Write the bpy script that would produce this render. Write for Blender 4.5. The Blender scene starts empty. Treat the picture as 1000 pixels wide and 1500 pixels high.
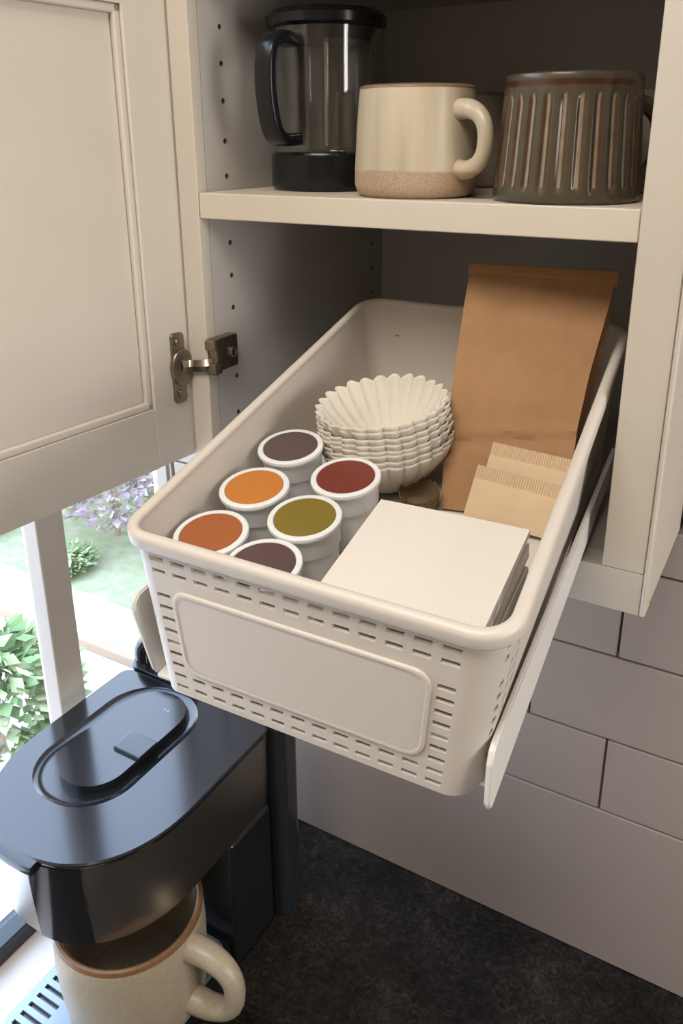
import bpy, bmesh, math, random
from mathutils import Vector, Matrix, noise
random.seed(7)
S = bpy.context.scene
COL = S.collection
PI = math.pi

# ------------------------------------------------------------------ camera
CAM = Vector((0.43662, -0.52250, 0.04075))
YAW, PITCH, ROLL = -0.519346, -0.333383, -0.002652
FPX, PPX, PPY = 1192.66, 510.69, 615.20
fwd = Vector((math.sin(YAW)*math.cos(PITCH), math.cos(YAW)*math.cos(PITCH), math.sin(PITCH)))
rgt0 = Vector((math.cos(YAW), -math.sin(YAW), 0)); up0 = rgt0.cross(fwd)
rgt = rgt0*math.cos(ROLL)+up0*math.sin(ROLL); upv = up0*math.cos(ROLL)-rgt0*math.sin(ROLL)
cd = bpy.data.cameras.new('camera'); cam = bpy.data.objects.new('camera', cd); COL.objects.link(cam)
cam.matrix_world = Matrix(((rgt.x, upv.x, -fwd.x, CAM.x), (rgt.y, upv.y, -fwd.y, CAM.y), (rgt.z, upv.z, -fwd.z, CAM.z), (0, 0, 0, 1)))
cd.sensor_fit = 'HORIZONTAL'; cd.sensor_width = 36; cd.lens = FPX*36/1000
cd.shift_x = (500-PPX)/1000; cd.shift_y = (PPY-750)/1000
cd.clip_start = 0.01; cd.clip_end = 200
S.camera = cam

# ------------------------------------------------------------------ world, lights, exposure
W = bpy.data.worlds.new('sky'); S.world = W; W.use_nodes = True
wn = W.node_tree; wn.nodes.clear()
wo = wn.nodes.new('ShaderNodeOutputWorld'); wb = wn.nodes.new('ShaderNodeBackground')
wt = wn.nodes.new('ShaderNodeTexCoord'); wsx = wn.nodes.new('ShaderNodeSeparateXYZ'); wr = wn.nodes.new('ShaderNodeValToRGB')
wn.links.new(wt.outputs['Generated'], wsx.inputs[0]); wn.links.new(wsx.outputs['Z'], wr.inputs[0])
wr.color_ramp.elements[0].position = 0.0; wr.color_ramp.elements[0].color = (0.82, 0.9, 1.0, 1)
wr.color_ramp.elements[1].position = 0.9; wr.color_ramp.elements[1].color = (0.50, 0.68, 1.0, 1)
wn.links.new(wr.outputs[0], wb.inputs[0]); wb.inputs[1].default_value = 8.0
wn.links.new(wb.outputs[0], wo.inputs[0])

def area(name, loc, target, sx, sy, power, col):
    l = bpy.data.lights.new(name, 'AREA'); l.shape = 'RECTANGLE'; l.size = sx; l.size_y = sy; l.energy = power; l.color = col
    o = bpy.data.objects.new(name, l); COL.objects.link(o); o.location = loc
    o.rotation_euler = (Vector(target)-Vector(loc)).to_track_quat('-Z', 'Y').to_euler()
    return o
area('window_right_offscreen', (2.15, -0.30, 0.05), (0, -0.30, 0.05), 0.85, 1.0, 27.0, (1.0, 0.97, 0.92))
area('ceiling_lamp_offscreen', (0.22, -0.78, 0.77), (0.22, -0.7799, -1.0), 0.6, 0.5, 16.0, (1.0, 0.91, 0.80))
vs = S.view_settings
vs.view_transform = 'Standard'; vs.look = 'None'; vs.gamma = 1.0; vs.use_curve_mapping = False
vs.exposure = -0.2

# ------------------------------------------------------------------ pixel helpers
def ray(px, py): return fwd+rgt*((px-PPX)/FPX)-upv*((py-PPY)/FPX)
def on_plane(px, py, P0, n):
    d = ray(px, py); return CAM+d*((Vector(P0)-CAM).dot(n)/d.dot(n))
def at_z(px, py, z): return on_plane(px, py, (0, 0, z), Vector((0, 0, 1)))
def at_y(px, py, y): return on_plane(px, py, (0, y, 0), Vector((0, 1, 0)))

# ------------------------------------------------------------------ materials
def mat(name, col, rough=0.5, metal=0.0, var=0.0, vscale=30, bump=0.0, bscale=200, spec=0.5, coat=0.0, col2=None, stretch=None, detail=3, aniso=0):
    m = bpy.data.materials.new(name); m.use_nodes = True
    t = m.node_tree; b = t.nodes['Principled BSDF']
    b.inputs['Base Color'].default_value = (*col, 1); b.inputs['Roughness'].default_value = rough
    b.inputs['Metallic'].default_value = metal; b.inputs['Specular IOR Level'].default_value = spec
    b.inputs['Coat Weight'].default_value = coat; b.inputs['Coat Roughness'].default_value = 0.1
    if aniso:
        b.inputs['Anisotropic'].default_value = aniso; tg_ = t.nodes.new('ShaderNodeTangent'); tg_.direction_type = 'RADIAL'; tg_.axis = 'Z'
        t.links.new(tg_.outputs[0], b.inputs['Tangent'])
    if var or bump:
        tc = t.nodes.new('ShaderNodeTexCoord'); src = tc.outputs['Object']
        if stretch:
            mp = t.nodes.new('ShaderNodeMapping'); mp.inputs['Scale'].default_value = stretch
            t.links.new(src, mp.inputs[0]); src = mp.outputs[0]
    if var:
        n = t.nodes.new('ShaderNodeTexNoise'); n.inputs['Scale'].default_value = vscale; n.inputs['Detail'].default_value = detail
        t.links.new(src, n.inputs['Vector'])
        r = t.nodes.new('ShaderNodeValToRGB'); r.color_ramp.elements[0].position = 0.3; r.color_ramp.elements[1].position = 0.7
        c2 = col2 if col2 else tuple(c*(1-var) for c in col)
        r.color_ramp.elements[0].color = (*c2, 1); r.color_ramp.elements[1].color = (*col, 1)
        t.links.new(n.outputs['Fac'], r.inputs[0]); t.links.new(r.outputs[0], b.inputs['Base Color'])
    if bump:
        n2 = t.nodes.new('ShaderNodeTexNoise'); n2.inputs['Scale'].default_value = bscale; n2.inputs['Detail'].default_value = 4
        t.links.new(src, n2.inputs['Vector'])
        bp = t.nodes.new('ShaderNodeBump'); bp.inputs['Strength'].default_value = bump; bp.inputs['Distance'].default_value = 0.001
        t.links.new(n2.outputs['Fac'], bp.inputs['Height']); t.links.new(bp.outputs[0], b.inputs['Normal'])
    return m

def glass(name, tint=(1, 1, 1), refl=0.06, rough=0.02):
    m = bpy.data.materials.new(name); m.use_nodes = True; t = m.node_tree; t.nodes.clear()
    o = t.nodes.new('ShaderNodeOutputMaterial'); mx = t.nodes.new('ShaderNodeMixShader')
    tr = t.nodes.new('ShaderNodeBsdfTransparent'); tr.inputs[0].default_value = (*tint, 1)
    gl = t.nodes.new('ShaderNodeBsdfGlossy'); gl.inputs['Roughness'].default_value = rough
    lw = t.nodes.new('ShaderNodeLayerWeight'); pw = t.nodes.new('ShaderNodeMath'); pw.operation = 'POWER'; pw.inputs[1].default_value = 4.0
    ma = t.nodes.new('ShaderNodeMath'); ma.operation = 'MULTIPLY_ADD'; ma.inputs[1].default_value = 0.8; ma.inputs[2].default_value = refl*0.5
    lw.inputs[0].default_value = 0.5
    t.links.new(lw.outputs['Facing'], pw.inputs[0]); t.links.new(pw.outputs[0], ma.inputs[0]); t.links.new(ma.outputs[0], mx.inputs[0]); t.links.new(tr.outputs[0], mx.inputs[1]); t.links.new(gl.outputs[0], mx.inputs[2])
    t.links.new(mx.outputs[0], o.inputs[0]); return m

def paper(name, col, trans=0.3, bump=0.2, bscale=300):
    m = mat(name, col, rough=0.85, bump=bump, bscale=bscale, spec=0.2)
    t = m.node_tree; b = t.nodes['Principled BSDF']; o = [n for n in t.nodes if n.type == 'OUTPUT_MATERIAL'][0]
    tl = t.nodes.new('ShaderNodeBsdfTranslucent'); tl.inputs[0].default_value = (*col, 1)
    mx = t.nodes.new('ShaderNodeMixShader'); mx.inputs[0].default_value = trans
    t.links.new(b.outputs[0], mx.inputs[1]); t.links.new(tl.outputs[0], mx.inputs[2]); t.links.new(mx.outputs[0], o.inputs[0])
    return m

def granite():
    m = mat('black_granite', (0.012, 0.011, 0.011), rough=0.6, spec=0.12)
    t = m.node_tree; b = t.nodes['Principled BSDF']
    tc = t.nodes.new('ShaderNodeTexCoord')
    n1 = t.nodes.new('ShaderNodeTexNoise'); n1.inputs['Scale'].default_value = 120; n1.inputs['Detail'].default_value = 6; n1.inputs['Roughness'].default_value = 0.75; n1.inputs['Distortion'].default_value = 1.5
    n2 = t.nodes.new('ShaderNodeTexNoise'); n2.inputs['Scale'].default_value = 14; n2.inputs['Detail'].default_value = 3
    t.links.new(tc.outputs['Object'], n1.inputs[0]); t.links.new(tc.outputs['Object'], n2.inputs[0])
    ad = t.nodes.new('ShaderNodeMath'); ad.operation = 'MULTIPLY_ADD'; ad.inputs[1].default_value = 0.35
    t.links.new(n2.outputs['Fac'], ad.inputs[0]); t.links.new(n1.outputs['Fac'], ad.inputs[2])
    r = t.nodes.new('ShaderNodeValToRGB'); e = r.color_ramp.elements
    e[0].position = 0.55; e[0].color = (0.007, 0.006, 0.005, 1); e[1].position = 0.92; e[1].color = (0.062, 0.054, 0.045, 1)
    mid = e.new(0.72); mid.color = (0.020, 0.017, 0.0145, 1)
    t.links.new(ad.outputs[0], r.inputs[0]); t.links.new(r.outputs[0], b.inputs['Base Color'])
    return m

def banded_glaze(name, top, low, zsplit, soft, speckle=(0.35, 0.26, 0.18), drip=True):
    """stoneware: glaze above zsplit (object space), bare speckled clay below"""
    m = mat(name, top, rough=0.3, spec=0.5)
    t = m.node_tree; b = t.nodes['Principled BSDF']
    tc = t.nodes.new('ShaderNodeTexCoord'); sp = t.nodes.new('ShaderNodeSeparateXYZ'); t.links.new(tc.outputs['Object'], sp.inputs[0])
    n = t.nodes.new('ShaderNodeTexNoise'); n.inputs['Scale'].default_value = 40; t.links.new(tc.outputs['Object'], n.inputs[0])
    ad = t.nodes.new('ShaderNodeMath'); ad.operation = 'MULTIPLY_ADD'; ad.inputs[1].default_value = 0.004
    t.links.new(n.outputs['Fac'], ad.inputs[0]); t.links.new(sp.outputs['Z'], ad.inputs[2])
    mr = t.nodes.new('ShaderNodeMapRange'); mr.inputs['From Min'].default_value = zsplit; mr.inputs['From Max'].default_value = zsplit+soft
    t.links.new(ad.outputs[0], mr.inputs['Value'])
    # vertical glaze streaks
    mp = t.nodes.new('ShaderNodeMapping'); mp.inputs['Scale'].default_value = (70, 70, 6); t.links.new(tc.outputs['Object'], mp.inputs[0])
    n3 = t.nodes.new('ShaderNodeTexNoise'); n3.inputs['Scale'].default_value = 1.0; t.links.new(mp.outputs[0], n3.inputs[0])
    r3 = t.nodes.new('ShaderNodeValToRGB'); r3.color_ramp.elements[0].position = 0.35; r3.color_ramp.elements[1].position = 0.65
    r3.color_ramp.elements[0].color = (*[c*0.8 for c in top], 1); r3.color_ramp.elements[1].color = (*top, 1)
    t.links.new(n3.outputs['Fac'], r3.inputs[0])
    n2 = t.nodes.new('ShaderNodeTexNoise'); n2.inputs['Scale'].default_value = 900; t.links.new(tc.outputs['Object'], n2.inputs[0])
    r2 = t.nodes.new('ShaderNodeValToRGB'); r2.color_ramp.elements[0].position = 0.4; r2.color_ramp.elements[1].position = 0.56
    r2.color_ramp.elements[0].color = (*speckle, 1); r2.color_ramp.elements[1].color = (*low, 1); t.links.new(n2.outputs['Fac'], r2.inputs[0])
    mx = t.nodes.new('ShaderNodeMix'); mx.data_type = 'RGBA'
    t.links.new(mr.outputs[0], mx.inputs[0]); t.links.new(r2.outputs[0], mx.inputs[6]); t.links.new(r3.outputs[0], mx.inputs[7])
    t.links.new(mx.outputs[2], b.inputs['Base Color'])
    rr = t.nodes.new('ShaderNodeMapRange'); rr.inputs['To Min'].default_value = 0.8; rr.inputs['To Max'].default_value = 0.32
    t.links.new(mr.outputs[0], rr.inputs['Value']); t.links.new(rr.outputs[0], b.inputs['Roughness'])
    return m

def ridged_glaze():
    m = mat('ridged_glaze', (0.1, 0.1, 0.08), rough=0.22, spec=0.6)
    t = m.node_tree; b = t.nodes['Principled BSDF']
    at = t.nodes.new('ShaderNodeAttribute'); at.attribute_name = 'ridge'
    tc = t.nodes.new('ShaderNodeTexCoord'); n = t.nodes.new('ShaderNodeTexNoise'); n.inputs['Scale'].default_value = 90; n.inputs['Detail'].default_value = 4
    t.links.new(tc.outputs['Object'], n.inputs[0])
    ad = t.nodes.new('ShaderNodeMath'); ad.operation = 'MULTIPLY_ADD'; ad.inputs[1].default_value = 0.25
    t.links.new(n.outputs['Fac'], ad.inputs[0]); t.links.new(at.outputs['Fac'], ad.inputs[2])
    r = t.nodes.new('ShaderNodeValToRGB'); e = r.color_ramp.elements
    e[0].position = 0.12; e[0].color = (0.045, 0.018, 0.009, 1); e[1].position = 1.0; e[1].color = (0.27, 0.225, 0.165, 1)
    for q, c_ in ((0.30, (0.095, 0.046, 0.022, 1)), (0.55, (0.060, 0.052, 0.033, 1)), (0.78, (0.075, 0.066, 0.043, 1))): k = e.new(q); k.color = c_
    t.links.new(ad.outputs[0], r.inputs[0]); t.links.new(r.outputs[0], b.inputs['Base Color'])
    return m

M = dict(
    cab=mat('cream_cabinet_paint', (0.60, 0.545, 0.47), rough=0.42, var=0.06, vscale=9, bump=0.05, bscale=60),
    cabin=mat('cabinet_interior_laminate', (0.50, 0.475, 0.45), rough=0.5, var=0.05, vscale=6),
    cabback=mat('cabinet_back_laminate', (0.50, 0.475, 0.45), rough=0.5, var=0.05, vscale=6),
    shelf=mat('shelf_laminate', (0.64, 0.575, 0.485), rough=0.45, var=0.05, vscale=12),
    plastic=mat('cream_basket_plastic', (0.62, 0.575, 0.52), rough=0.42, bump=0.03, bscale=500),
    white_plastic=mat('white_cup_plastic', (0.76, 0.78, 0.80), rough=0.35),
    rail=mat('white_rail_enamel', (0.74, 0.725, 0.70), rough=0.35),
    tile=mat('grey_mauve_tile_glaze', (0.37, 0.305, 0.27), rough=0.26, var=0.05, vscale=5, bump=0.04, bscale=12, spec=0.45),
    grout=mat('grey_grout', (0.27, 0.24, 0.225), rough=0.9, bump=0.2, bscale=300),
    granite=granite(),
    brass=mat('aged_nickel', (0.34, 0.295, 0.235), rough=0.3, metal=1.0, var=0.3, vscale=60),
    hole=mat('raw_chipboard', (0.20, 0.135, 0.085), rough=0.9),
    kraft=mat('brown_kraft_paper', (0.37, 0.212, 0.108), rough=0.8, var=0.10, vscale=60, bump=0.25, bscale=260, spec=0.2),
    sachet=mat('tan_sachet_paper', (0.62, 0.47, 0.31), rough=0.7, var=0.06, vscale=50, bump=0.15, bscale=300, spec=0.25),
    filt=paper('white_filter_paper', (0.86, 0.82, 0.74), 0.25),
    brownfilt=paper('unbleached_filter_paper', (0.20, 0.135, 0.075), 0.1),
    sheet=paper('white_sheet_paper', (0.72, 0.685, 0.63), 0.05, bump=0.35, bscale=500),
    mblack=mat('satin_black_plastic', (0.010, 0.011, 0.013), rough=0.14, spec=0.7, bump=0.012, bscale=900),
    gblack=mat('gloss_black_plastic', (0.010, 0.010, 0.012), rough=0.12, spec=0.6),
    steel=mat('brushed_steel', (0.60, 0.57, 0.53), rough=0.34, metal=1.0, aniso=0.8),
    tank=glass('smoked_tank_plastic', (0.10, 0.12, 0.14)),
    glass=glass('clear_glass'),
    jarglass=glass('jar_glass', (0.95, 0.955, 0.95), refl=0.16),
    jblack=mat('jar_black_plastic', (0.008, 0.009, 0.011), rough=0.22, spec=0.35),
    traym=mat('drip_tray_metal', (0.25, 0.29, 0.35), rough=0.35, metal=0.6),
    mugbeige=mat('beige_stoneware_glaze', (0.37, 0.315, 0.23), rough=0.38, var=0.15, vscale=300, bump=0.1, bscale=250),
    mugrim=mat('brown_rim_glaze', (0.18, 0.09, 0.04), rough=0.35, var=0.3, vscale=200),
    creammug=banded_glaze('cream_speckled_glaze', (0.55, 0.47, 0.345), (0.46, 0.33, 0.22), 0.0198, 0.0015),
    mugrim2=mat('thin_brown_rim', (0.20, 0.13, 0.075), rough=0.35),
    ridged=ridged_glaze(),
    dkglaze=mat('dark_brown_glaze', (0.085, 0.045, 0.022), rough=0.25, var=0.5, vscale=60, col2=(0.05, 0.05, 0.035)),
    greymug=mat('taupe_glaze', (0.30, 0.245, 0.19), rough=0.3, var=0.2, vscale=50),
    wallp=mat('warm_white_wall_paint', (0.50, 0.44, 0.37), rough=0.8),
    frame=mat('taupe_window_frame', (0.36, 0.31, 0.26), rough=0.5),
    track=mat('dark_window_track', (0.018, 0.022, 0.032), rough=0.3),
    sill=mat('white_sill', (0.64, 0.59, 0.54), rough=0.35),
    floorm=mat('grey_oak_floor', (0.40, 0.37, 0.33), rough=0.5, var=0.3, vscale=5, stretch=(1, 12, 1)),
    patio=mat('pale_concrete', (0.86, 0.82, 0.78), rough=0.9, var=0.06, vscale=3),
    curb=mat('pale_stone_kerb', (0.70, 0.74, 0.80), rough=0.8),
    wood=mat('brown_timber_edging', (0.34, 0.235, 0.16), rough=0.8),
    soil=mat('garden_bed_grass', (0.38, 0.36, 0.24), rough=1.0, var=0.4, vscale=20, col2=(0.25, 0.31, 0.15)),
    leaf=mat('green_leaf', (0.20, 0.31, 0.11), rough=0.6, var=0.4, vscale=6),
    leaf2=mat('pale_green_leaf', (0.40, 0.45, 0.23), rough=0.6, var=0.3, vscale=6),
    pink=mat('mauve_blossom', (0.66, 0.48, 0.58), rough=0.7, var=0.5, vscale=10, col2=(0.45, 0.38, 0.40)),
)

# ------------------------------------------------------------------ object helpers
def thing(name, label, cat, loc=(0, 0, 0), rot=None, group=None, rz=0):
    o = bpy.data.objects.new(name, None); COL.objects.link(o); o.empty_display_size = 0.02
    if rot is not None: o.matrix_world = Matrix.Translation(Vector(loc)) @ rot.to_4x4()
    else: o.location = loc; o.rotation_euler = (0, 0, rz)
    o['label'] = label; o['category'] = cat
    if group: o['group'] = group
    return o
def tag(o, label=None, cat=None, group=None, kind=None):
    if label: o['label'] = label
    if cat: o['category'] = cat
    if group: o['group'] = group
    if kind: o['kind'] = kind
    return o
def obj(name, bm, m, parent=None, smooth=False, sharp=None, wn=True):
    me = bpy.data.meshes.new(name)
    bmesh.ops.recalc_face_normals(bm, faces=bm.faces)
    if smooth:
        for f in bm.faces: f.smooth = True
        for e in bm.edges:
            if len(e.link_faces) == 2 and e.calc_face_angle(0) > math.radians(sharp or 38): e.smooth = False
    bm.to_mesh(me); bm.free()
    if not isinstance(m, (list, tuple)): m = [m]
    for k in m: me.materials.append(k)
    o = bpy.data.objects.new(name, me); COL.objects.link(o)
    if parent: o.parent = parent
    if smooth and wn: w_ = o.modifiers.new('weighted_normals', 'WEIGHTED_NORMAL'); w_.keep_sharp = True
    return o
def bx(bm, x0, x1, y0, y1, z0, z1, bev=0.0, seg=2):
    v = [bm.verts.new((x, y, z)) for x in (x0, x1) for y in (y0, y1) for z in (z0, z1)]
    fs = [bm.faces.new([v[i] for i in f]) for f in ((0, 1, 3, 2), (4, 6, 7, 5), (0, 4, 5, 1), (2, 3, 7, 6), (0, 2, 6, 4), (1, 5, 7, 3))]
    if bev:
        es = list({e for f in fs for e in f.edges})
        bmesh.ops.bevel(bm, geom=es, offset=bev, segments=seg, affect='EDGES', profile=0.5)
    return bm
def box(name, x0, x1, y0, y1, z0, z1, m, parent=None, bev=0.0, seg=2):
    return obj(name, bx(bmesh.new(), x0, x1, y0, y1, z0, z1, bev, seg), m, parent, smooth=bool(bev), sharp=60)
def loft(bm, rings, close=True, cap0=True, cap1=True):
    vr = [[bm.verts.new(p) for p in r] for r in rings]
    n = len(rings[0])
    for a, b in zip(vr[:-1], vr[1:]):
        for i in range(n if close else n-1):
            j = (i+1) % n; bm.faces.new((a[i], a[j], b[j], b[i]))
    if cap0: bm.faces.new(vr[0][::-1])
    if cap1: bm.faces.new(vr[-1])
    return vr
def lathe_bm(prof, n=48, bm=None, cx=0, cy=0, cap0=True, cap1=True):
    bm = bm or bmesh.new()
    loft(bm, [[(cx+r*math.cos(2*PI*i/n), cy+r*math.sin(2*PI*i/n), z) for i in range(n)] for r, z in prof], True, cap0, cap1)
    return bm
def tube_bm(pts, rad, n=10, bm=None, flat=1.0, upref=(0, 0, 1)):
    """rad: number or list; flat scales the section along the side vector"""
    bm = bm or bmesh.new(); pts = [Vector(p) for p in pts]; rings = []
    for i, p in enumerate(pts):
        d = (pts[min(i+1, len(pts)-1)]-pts[max(i-1, 0)]).normalized()
        s = d.cross(Vector(upref)); s = s.normalized() if s.length > 1e-6 else Vector((1, 0, 0)); u = s.cross(d)
        r = rad[i] if isinstance(rad, (list, tuple)) else rad
        rings.append([p+s*(flat*r*math.cos(2*PI*k/n))+u*(r*math.sin(2*PI*k/n)) for k in range(n)])
    loft(bm, rings); return bm
def smooth_pts(ctrl, n):
    ctrl = [Vector(p) for p in ctrl]; c = [2*ctrl[0]-ctrl[1]]+ctrl+[2*ctrl[-1]-ctrl[-2]]; out = []
    segs = len(ctrl)-1
    for i in range(n):
        t = i/(n-1)*segs; k = min(int(t), segs-1); f = t-k
        p0, p1, p2, p3 = c[k:k+4]
        out.append(0.5*((2*p1)+(p2-p0)*f+(2*p0-5*p1+4*p2-p3)*f*f+(3*p1-p0-3*p2+p3)*f**3))
    return out
def prism_bm(outline, z0, z1, bev=0.0, bm=None, seg=2):
    bm = bm or bmesh.new()
    a = [bm.verts.new((x, y, z0)) for x, y in outline]; b = [bm.verts.new((x, y, z1)) for x, y in outline]
    n = len(outline)
    for i in range(n): bm.faces.new((a[i], a[(i+1) % n], b[(i+1) % n], b[i]))
    f0 = bm.faces.new(a[::-1]); f1 = bm.faces.new(b)
    if bev: bmesh.ops.bevel(bm, geom=list(f0.edges)+list(f1.edges), offset=bev, segments=seg, affect='EDGES', profile=0.5)
    return bm
def rrect(x0, x1, y0, y1, r, n=6):
    pts = []
    for cx, cy, a0 in ((x1-r, y1-r, 0), (x0+r, y1-r, 90), (x0+r, y0+r, 180), (x1-r, y0+r, 270)):
        for i in range(n+1):
            a = math.radians(a0+90*i/n); pts.append((cx+r*math.cos(a), cy+r*math.sin(a)))
    return pts

# ================================================================== THE SETTING
Wc, Dc, Hc, ST, BR = 0.340, 0.3193, 0.2402, 0.0321, 0.0324   # cabinet inner width, depth, floor depth, stile, rail
ZB = -Hc-BR; ZT = 0.184                                        # cabinet bottom / top
YW = 0.15; XL = -0.19; ZC = -0.779; XR = 2.2; YF = -2.4; ZF = -1.69; ZCE = 0.80

tag(box('floor', XL, XR, YF, YW+0.4, ZF-0.05, ZF, M['floorm']), 'grey wooden kitchen floor under the counter', 'floor', kind='structure')
tag(box('ceiling', XL-0.1, XR, YF, YW+0.4, ZCE, ZCE+0.05, M['wallp']), 'plain warm white kitchen ceiling', 'ceiling', kind='structure')
tag(box('wall_right', XR, XR+0.05, YF, YW+0.4, ZF, ZCE, M['wallp']), 'warm white wall across the kitchen', 'wall', kind='structure')
tag(box('wall_front', XL, XR, YF-0.05, YF, ZF, ZCE, M['wallp']), 'warm white wall at the far end of the kitchen', 'wall', kind='structure')
XO = Wc+ST                                                       # outer right face of cabinet
bm = bmesh.new()
bx(bm, XL, XR, YW+0.006, YW+0.25, ZF, ZB-0.001)
bx(bm, XO+0.001, XR, YW+0.006, YW+0.1, ZB-0.001, ZCE)
bx(bm, XL, -0.0205, YW+0.006, YW+0.1, ZB-0.001, ZCE)
bx(bm, -0.0205, XO+0.001, YW+0.006, YW+0.25, ZT+0.001, ZCE)
bx(bm, XL, XR, YW+0.19, YW+0.25, ZB-0.001, ZT+0.001)
wb_ = tag(obj('wall_back', bm, M['grout']), 'tiled kitchen backsplash wall of grey mauve tiles behind the counter', 'wall', kind='structure')
# tiles
G = 0.0010
def tile(x0, x1, z0, z1):
    return box('tile', x0+G, x1-G, YW, YW+0.0065, z0+G, z1-G, M['tile'], wb_, bev=0.0012, seg=1)
rows = [(-0.319, ZB-0.002), (-0.411, -0.319), (-0.503, -0.411), (-0.587, -0.503)]
TL = 0.155
for i, (z0, z1) in enumerate(rows):
    off = 0.335 if i % 2 == 1 else 0.258
    x = off-TL*4
    while x < 0.95:
        a, b = max(x, XL+0.002), min(x+TL, 0.95)
        if b-a > 0.01: tile(a, b, z0, z1)
        x += TL
for x0 in (XL+0.002, 0.55): tile(x0, 0.55 if x0 < 0.5 else 0.95, ZC, -0.587)
for z0 in (-0.27, -0.178, -0.086, 0.006, 0.098):                 # beside the cabinet
    k = 0.335+TL if int(z0*100) % 2 else 0.258+TL
    tile(XO+0.001, k, z0, z0+0.092); tile(k, k+TL, z0, z0+0.092)
for z0 in (-0.27, -0.178, -0.086): tile(XL+0.002, -0.0205, z0, z0+0.092)

# left wall with its window
Y0W, Y1W, Z0W, Z1W = -0.48, 0.1485, ZC+0.002, 0.45
bm = bmesh.new()
bx(bm, XL-0.03, XL, YF, YW+0.1, ZF, ZC-0.03); bx(bm, XL-0.03, XL, YF, YW+0.1, Z1W, ZCE)
bx(bm, XL-0.03, XL, YF, Y0W, ZC-0.03, Z1W); bx(bm, XL-0.03, XL, Y1W, YW+0.1, ZC-0.03, Z1W)
tag(obj('wall_left', bm, M['wallp']), 'plain wall holding the kitchen window beside the coffee machine', 'wall', kind='structure')
win = thing('window_1', 'kitchen window with a taupe upright post looking onto a garden', 'window'); win['kind'] = 'structure'
bx_ = bmesh.new(); bx(bx_, XL-0.024, XL, -0.0475, -0.0135, Z0W+0.02, Z1W, 0.002)
obj('mullion', bx_, M['frame'], win, smooth=True, sharp=60)
box('bottom_track', XL-0.026, XL+0.002, Y0W, Y1W, ZC+0.001, ZC+0.0225, M['track'], win, 0.0015)
box('side_frame', XL-0.024, XL-0.004, Y1W-0.004, Y1W, Z0W+0.02, Z1W, M['frame'], win, 0.001)
for a, b in ((-0.0135, Y1W-0.004), (Y0W, -0.0475)):
    box('pane', XL-0.02, XL-0.017, a, b, Z0W+0.021, Z1W, M['glass'], win)
sl = tag(box('window_sill', XL-0.03, -0.128, -0.62, YW+0.005, ZC-0.028, ZC, M['sill'], None, 0.003), 'white window sill board running beside the dark counter', 'window sill', kind='structure')

# ---- outside
ZG = -1.6
tag(box('patio', -9, XL-0.035, -4, 6, ZG-0.05, ZG, M['patio']), 'pale sunlit patio paving outside the window', 'patio', kind='structure')
kb = thing('garden_kerb', 'pale stone kerb with brown timber edge along the flower bed outside', 'kerb', (0, 0, ZG))
box('stone', -7, -0.4, 1.16, 1.28, 0, 0.06, M['curb'], kb, 0.01)
box('timber_edge', -7, -0.4, 1.08, 1.115, 0, 0.035, M['wood'], kb, 0.006)
tag(box('garden_bed', -9, -0.4, 1.29, 6, ZG, ZG+0.03, M['soil']), 'mossy garden bed beyond the pale kerb', 'garden bed', kind='structure')
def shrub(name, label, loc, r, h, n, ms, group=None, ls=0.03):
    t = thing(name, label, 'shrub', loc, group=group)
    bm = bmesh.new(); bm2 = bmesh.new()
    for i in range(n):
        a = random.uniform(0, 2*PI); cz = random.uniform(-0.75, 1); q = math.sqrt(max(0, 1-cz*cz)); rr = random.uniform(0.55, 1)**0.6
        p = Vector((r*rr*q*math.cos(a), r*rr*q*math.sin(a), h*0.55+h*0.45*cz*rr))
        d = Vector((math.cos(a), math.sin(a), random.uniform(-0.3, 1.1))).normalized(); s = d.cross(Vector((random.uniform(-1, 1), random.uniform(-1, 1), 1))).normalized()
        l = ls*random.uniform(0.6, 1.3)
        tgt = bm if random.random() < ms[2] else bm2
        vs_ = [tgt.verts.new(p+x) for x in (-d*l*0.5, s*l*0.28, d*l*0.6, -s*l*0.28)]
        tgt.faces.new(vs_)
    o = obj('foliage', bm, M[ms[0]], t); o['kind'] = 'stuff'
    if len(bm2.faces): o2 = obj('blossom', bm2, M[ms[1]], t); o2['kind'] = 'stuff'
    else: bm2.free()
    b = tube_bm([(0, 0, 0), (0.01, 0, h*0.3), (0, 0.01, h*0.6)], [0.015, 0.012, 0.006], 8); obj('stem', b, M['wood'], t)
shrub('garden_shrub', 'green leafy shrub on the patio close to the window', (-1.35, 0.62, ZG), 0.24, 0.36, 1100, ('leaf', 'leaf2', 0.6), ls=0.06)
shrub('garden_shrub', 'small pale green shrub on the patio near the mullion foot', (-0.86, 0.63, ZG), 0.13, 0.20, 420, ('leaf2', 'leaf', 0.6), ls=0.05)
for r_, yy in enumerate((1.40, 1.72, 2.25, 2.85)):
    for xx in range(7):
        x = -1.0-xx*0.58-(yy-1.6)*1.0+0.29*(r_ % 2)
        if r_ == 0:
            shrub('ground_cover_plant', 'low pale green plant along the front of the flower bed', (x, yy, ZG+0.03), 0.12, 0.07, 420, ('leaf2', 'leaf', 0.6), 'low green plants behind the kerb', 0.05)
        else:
            shrub('flowering_shrub', 'mauve blossoming shrub in the flower bed beyond the kerb', (x, yy, ZG+0.03), 0.255, 0.36+0.08*r_, 1200, ('pink', 'leaf2', 0.75), 'mauve flowering shrubs in the bed', 0.05)

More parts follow.
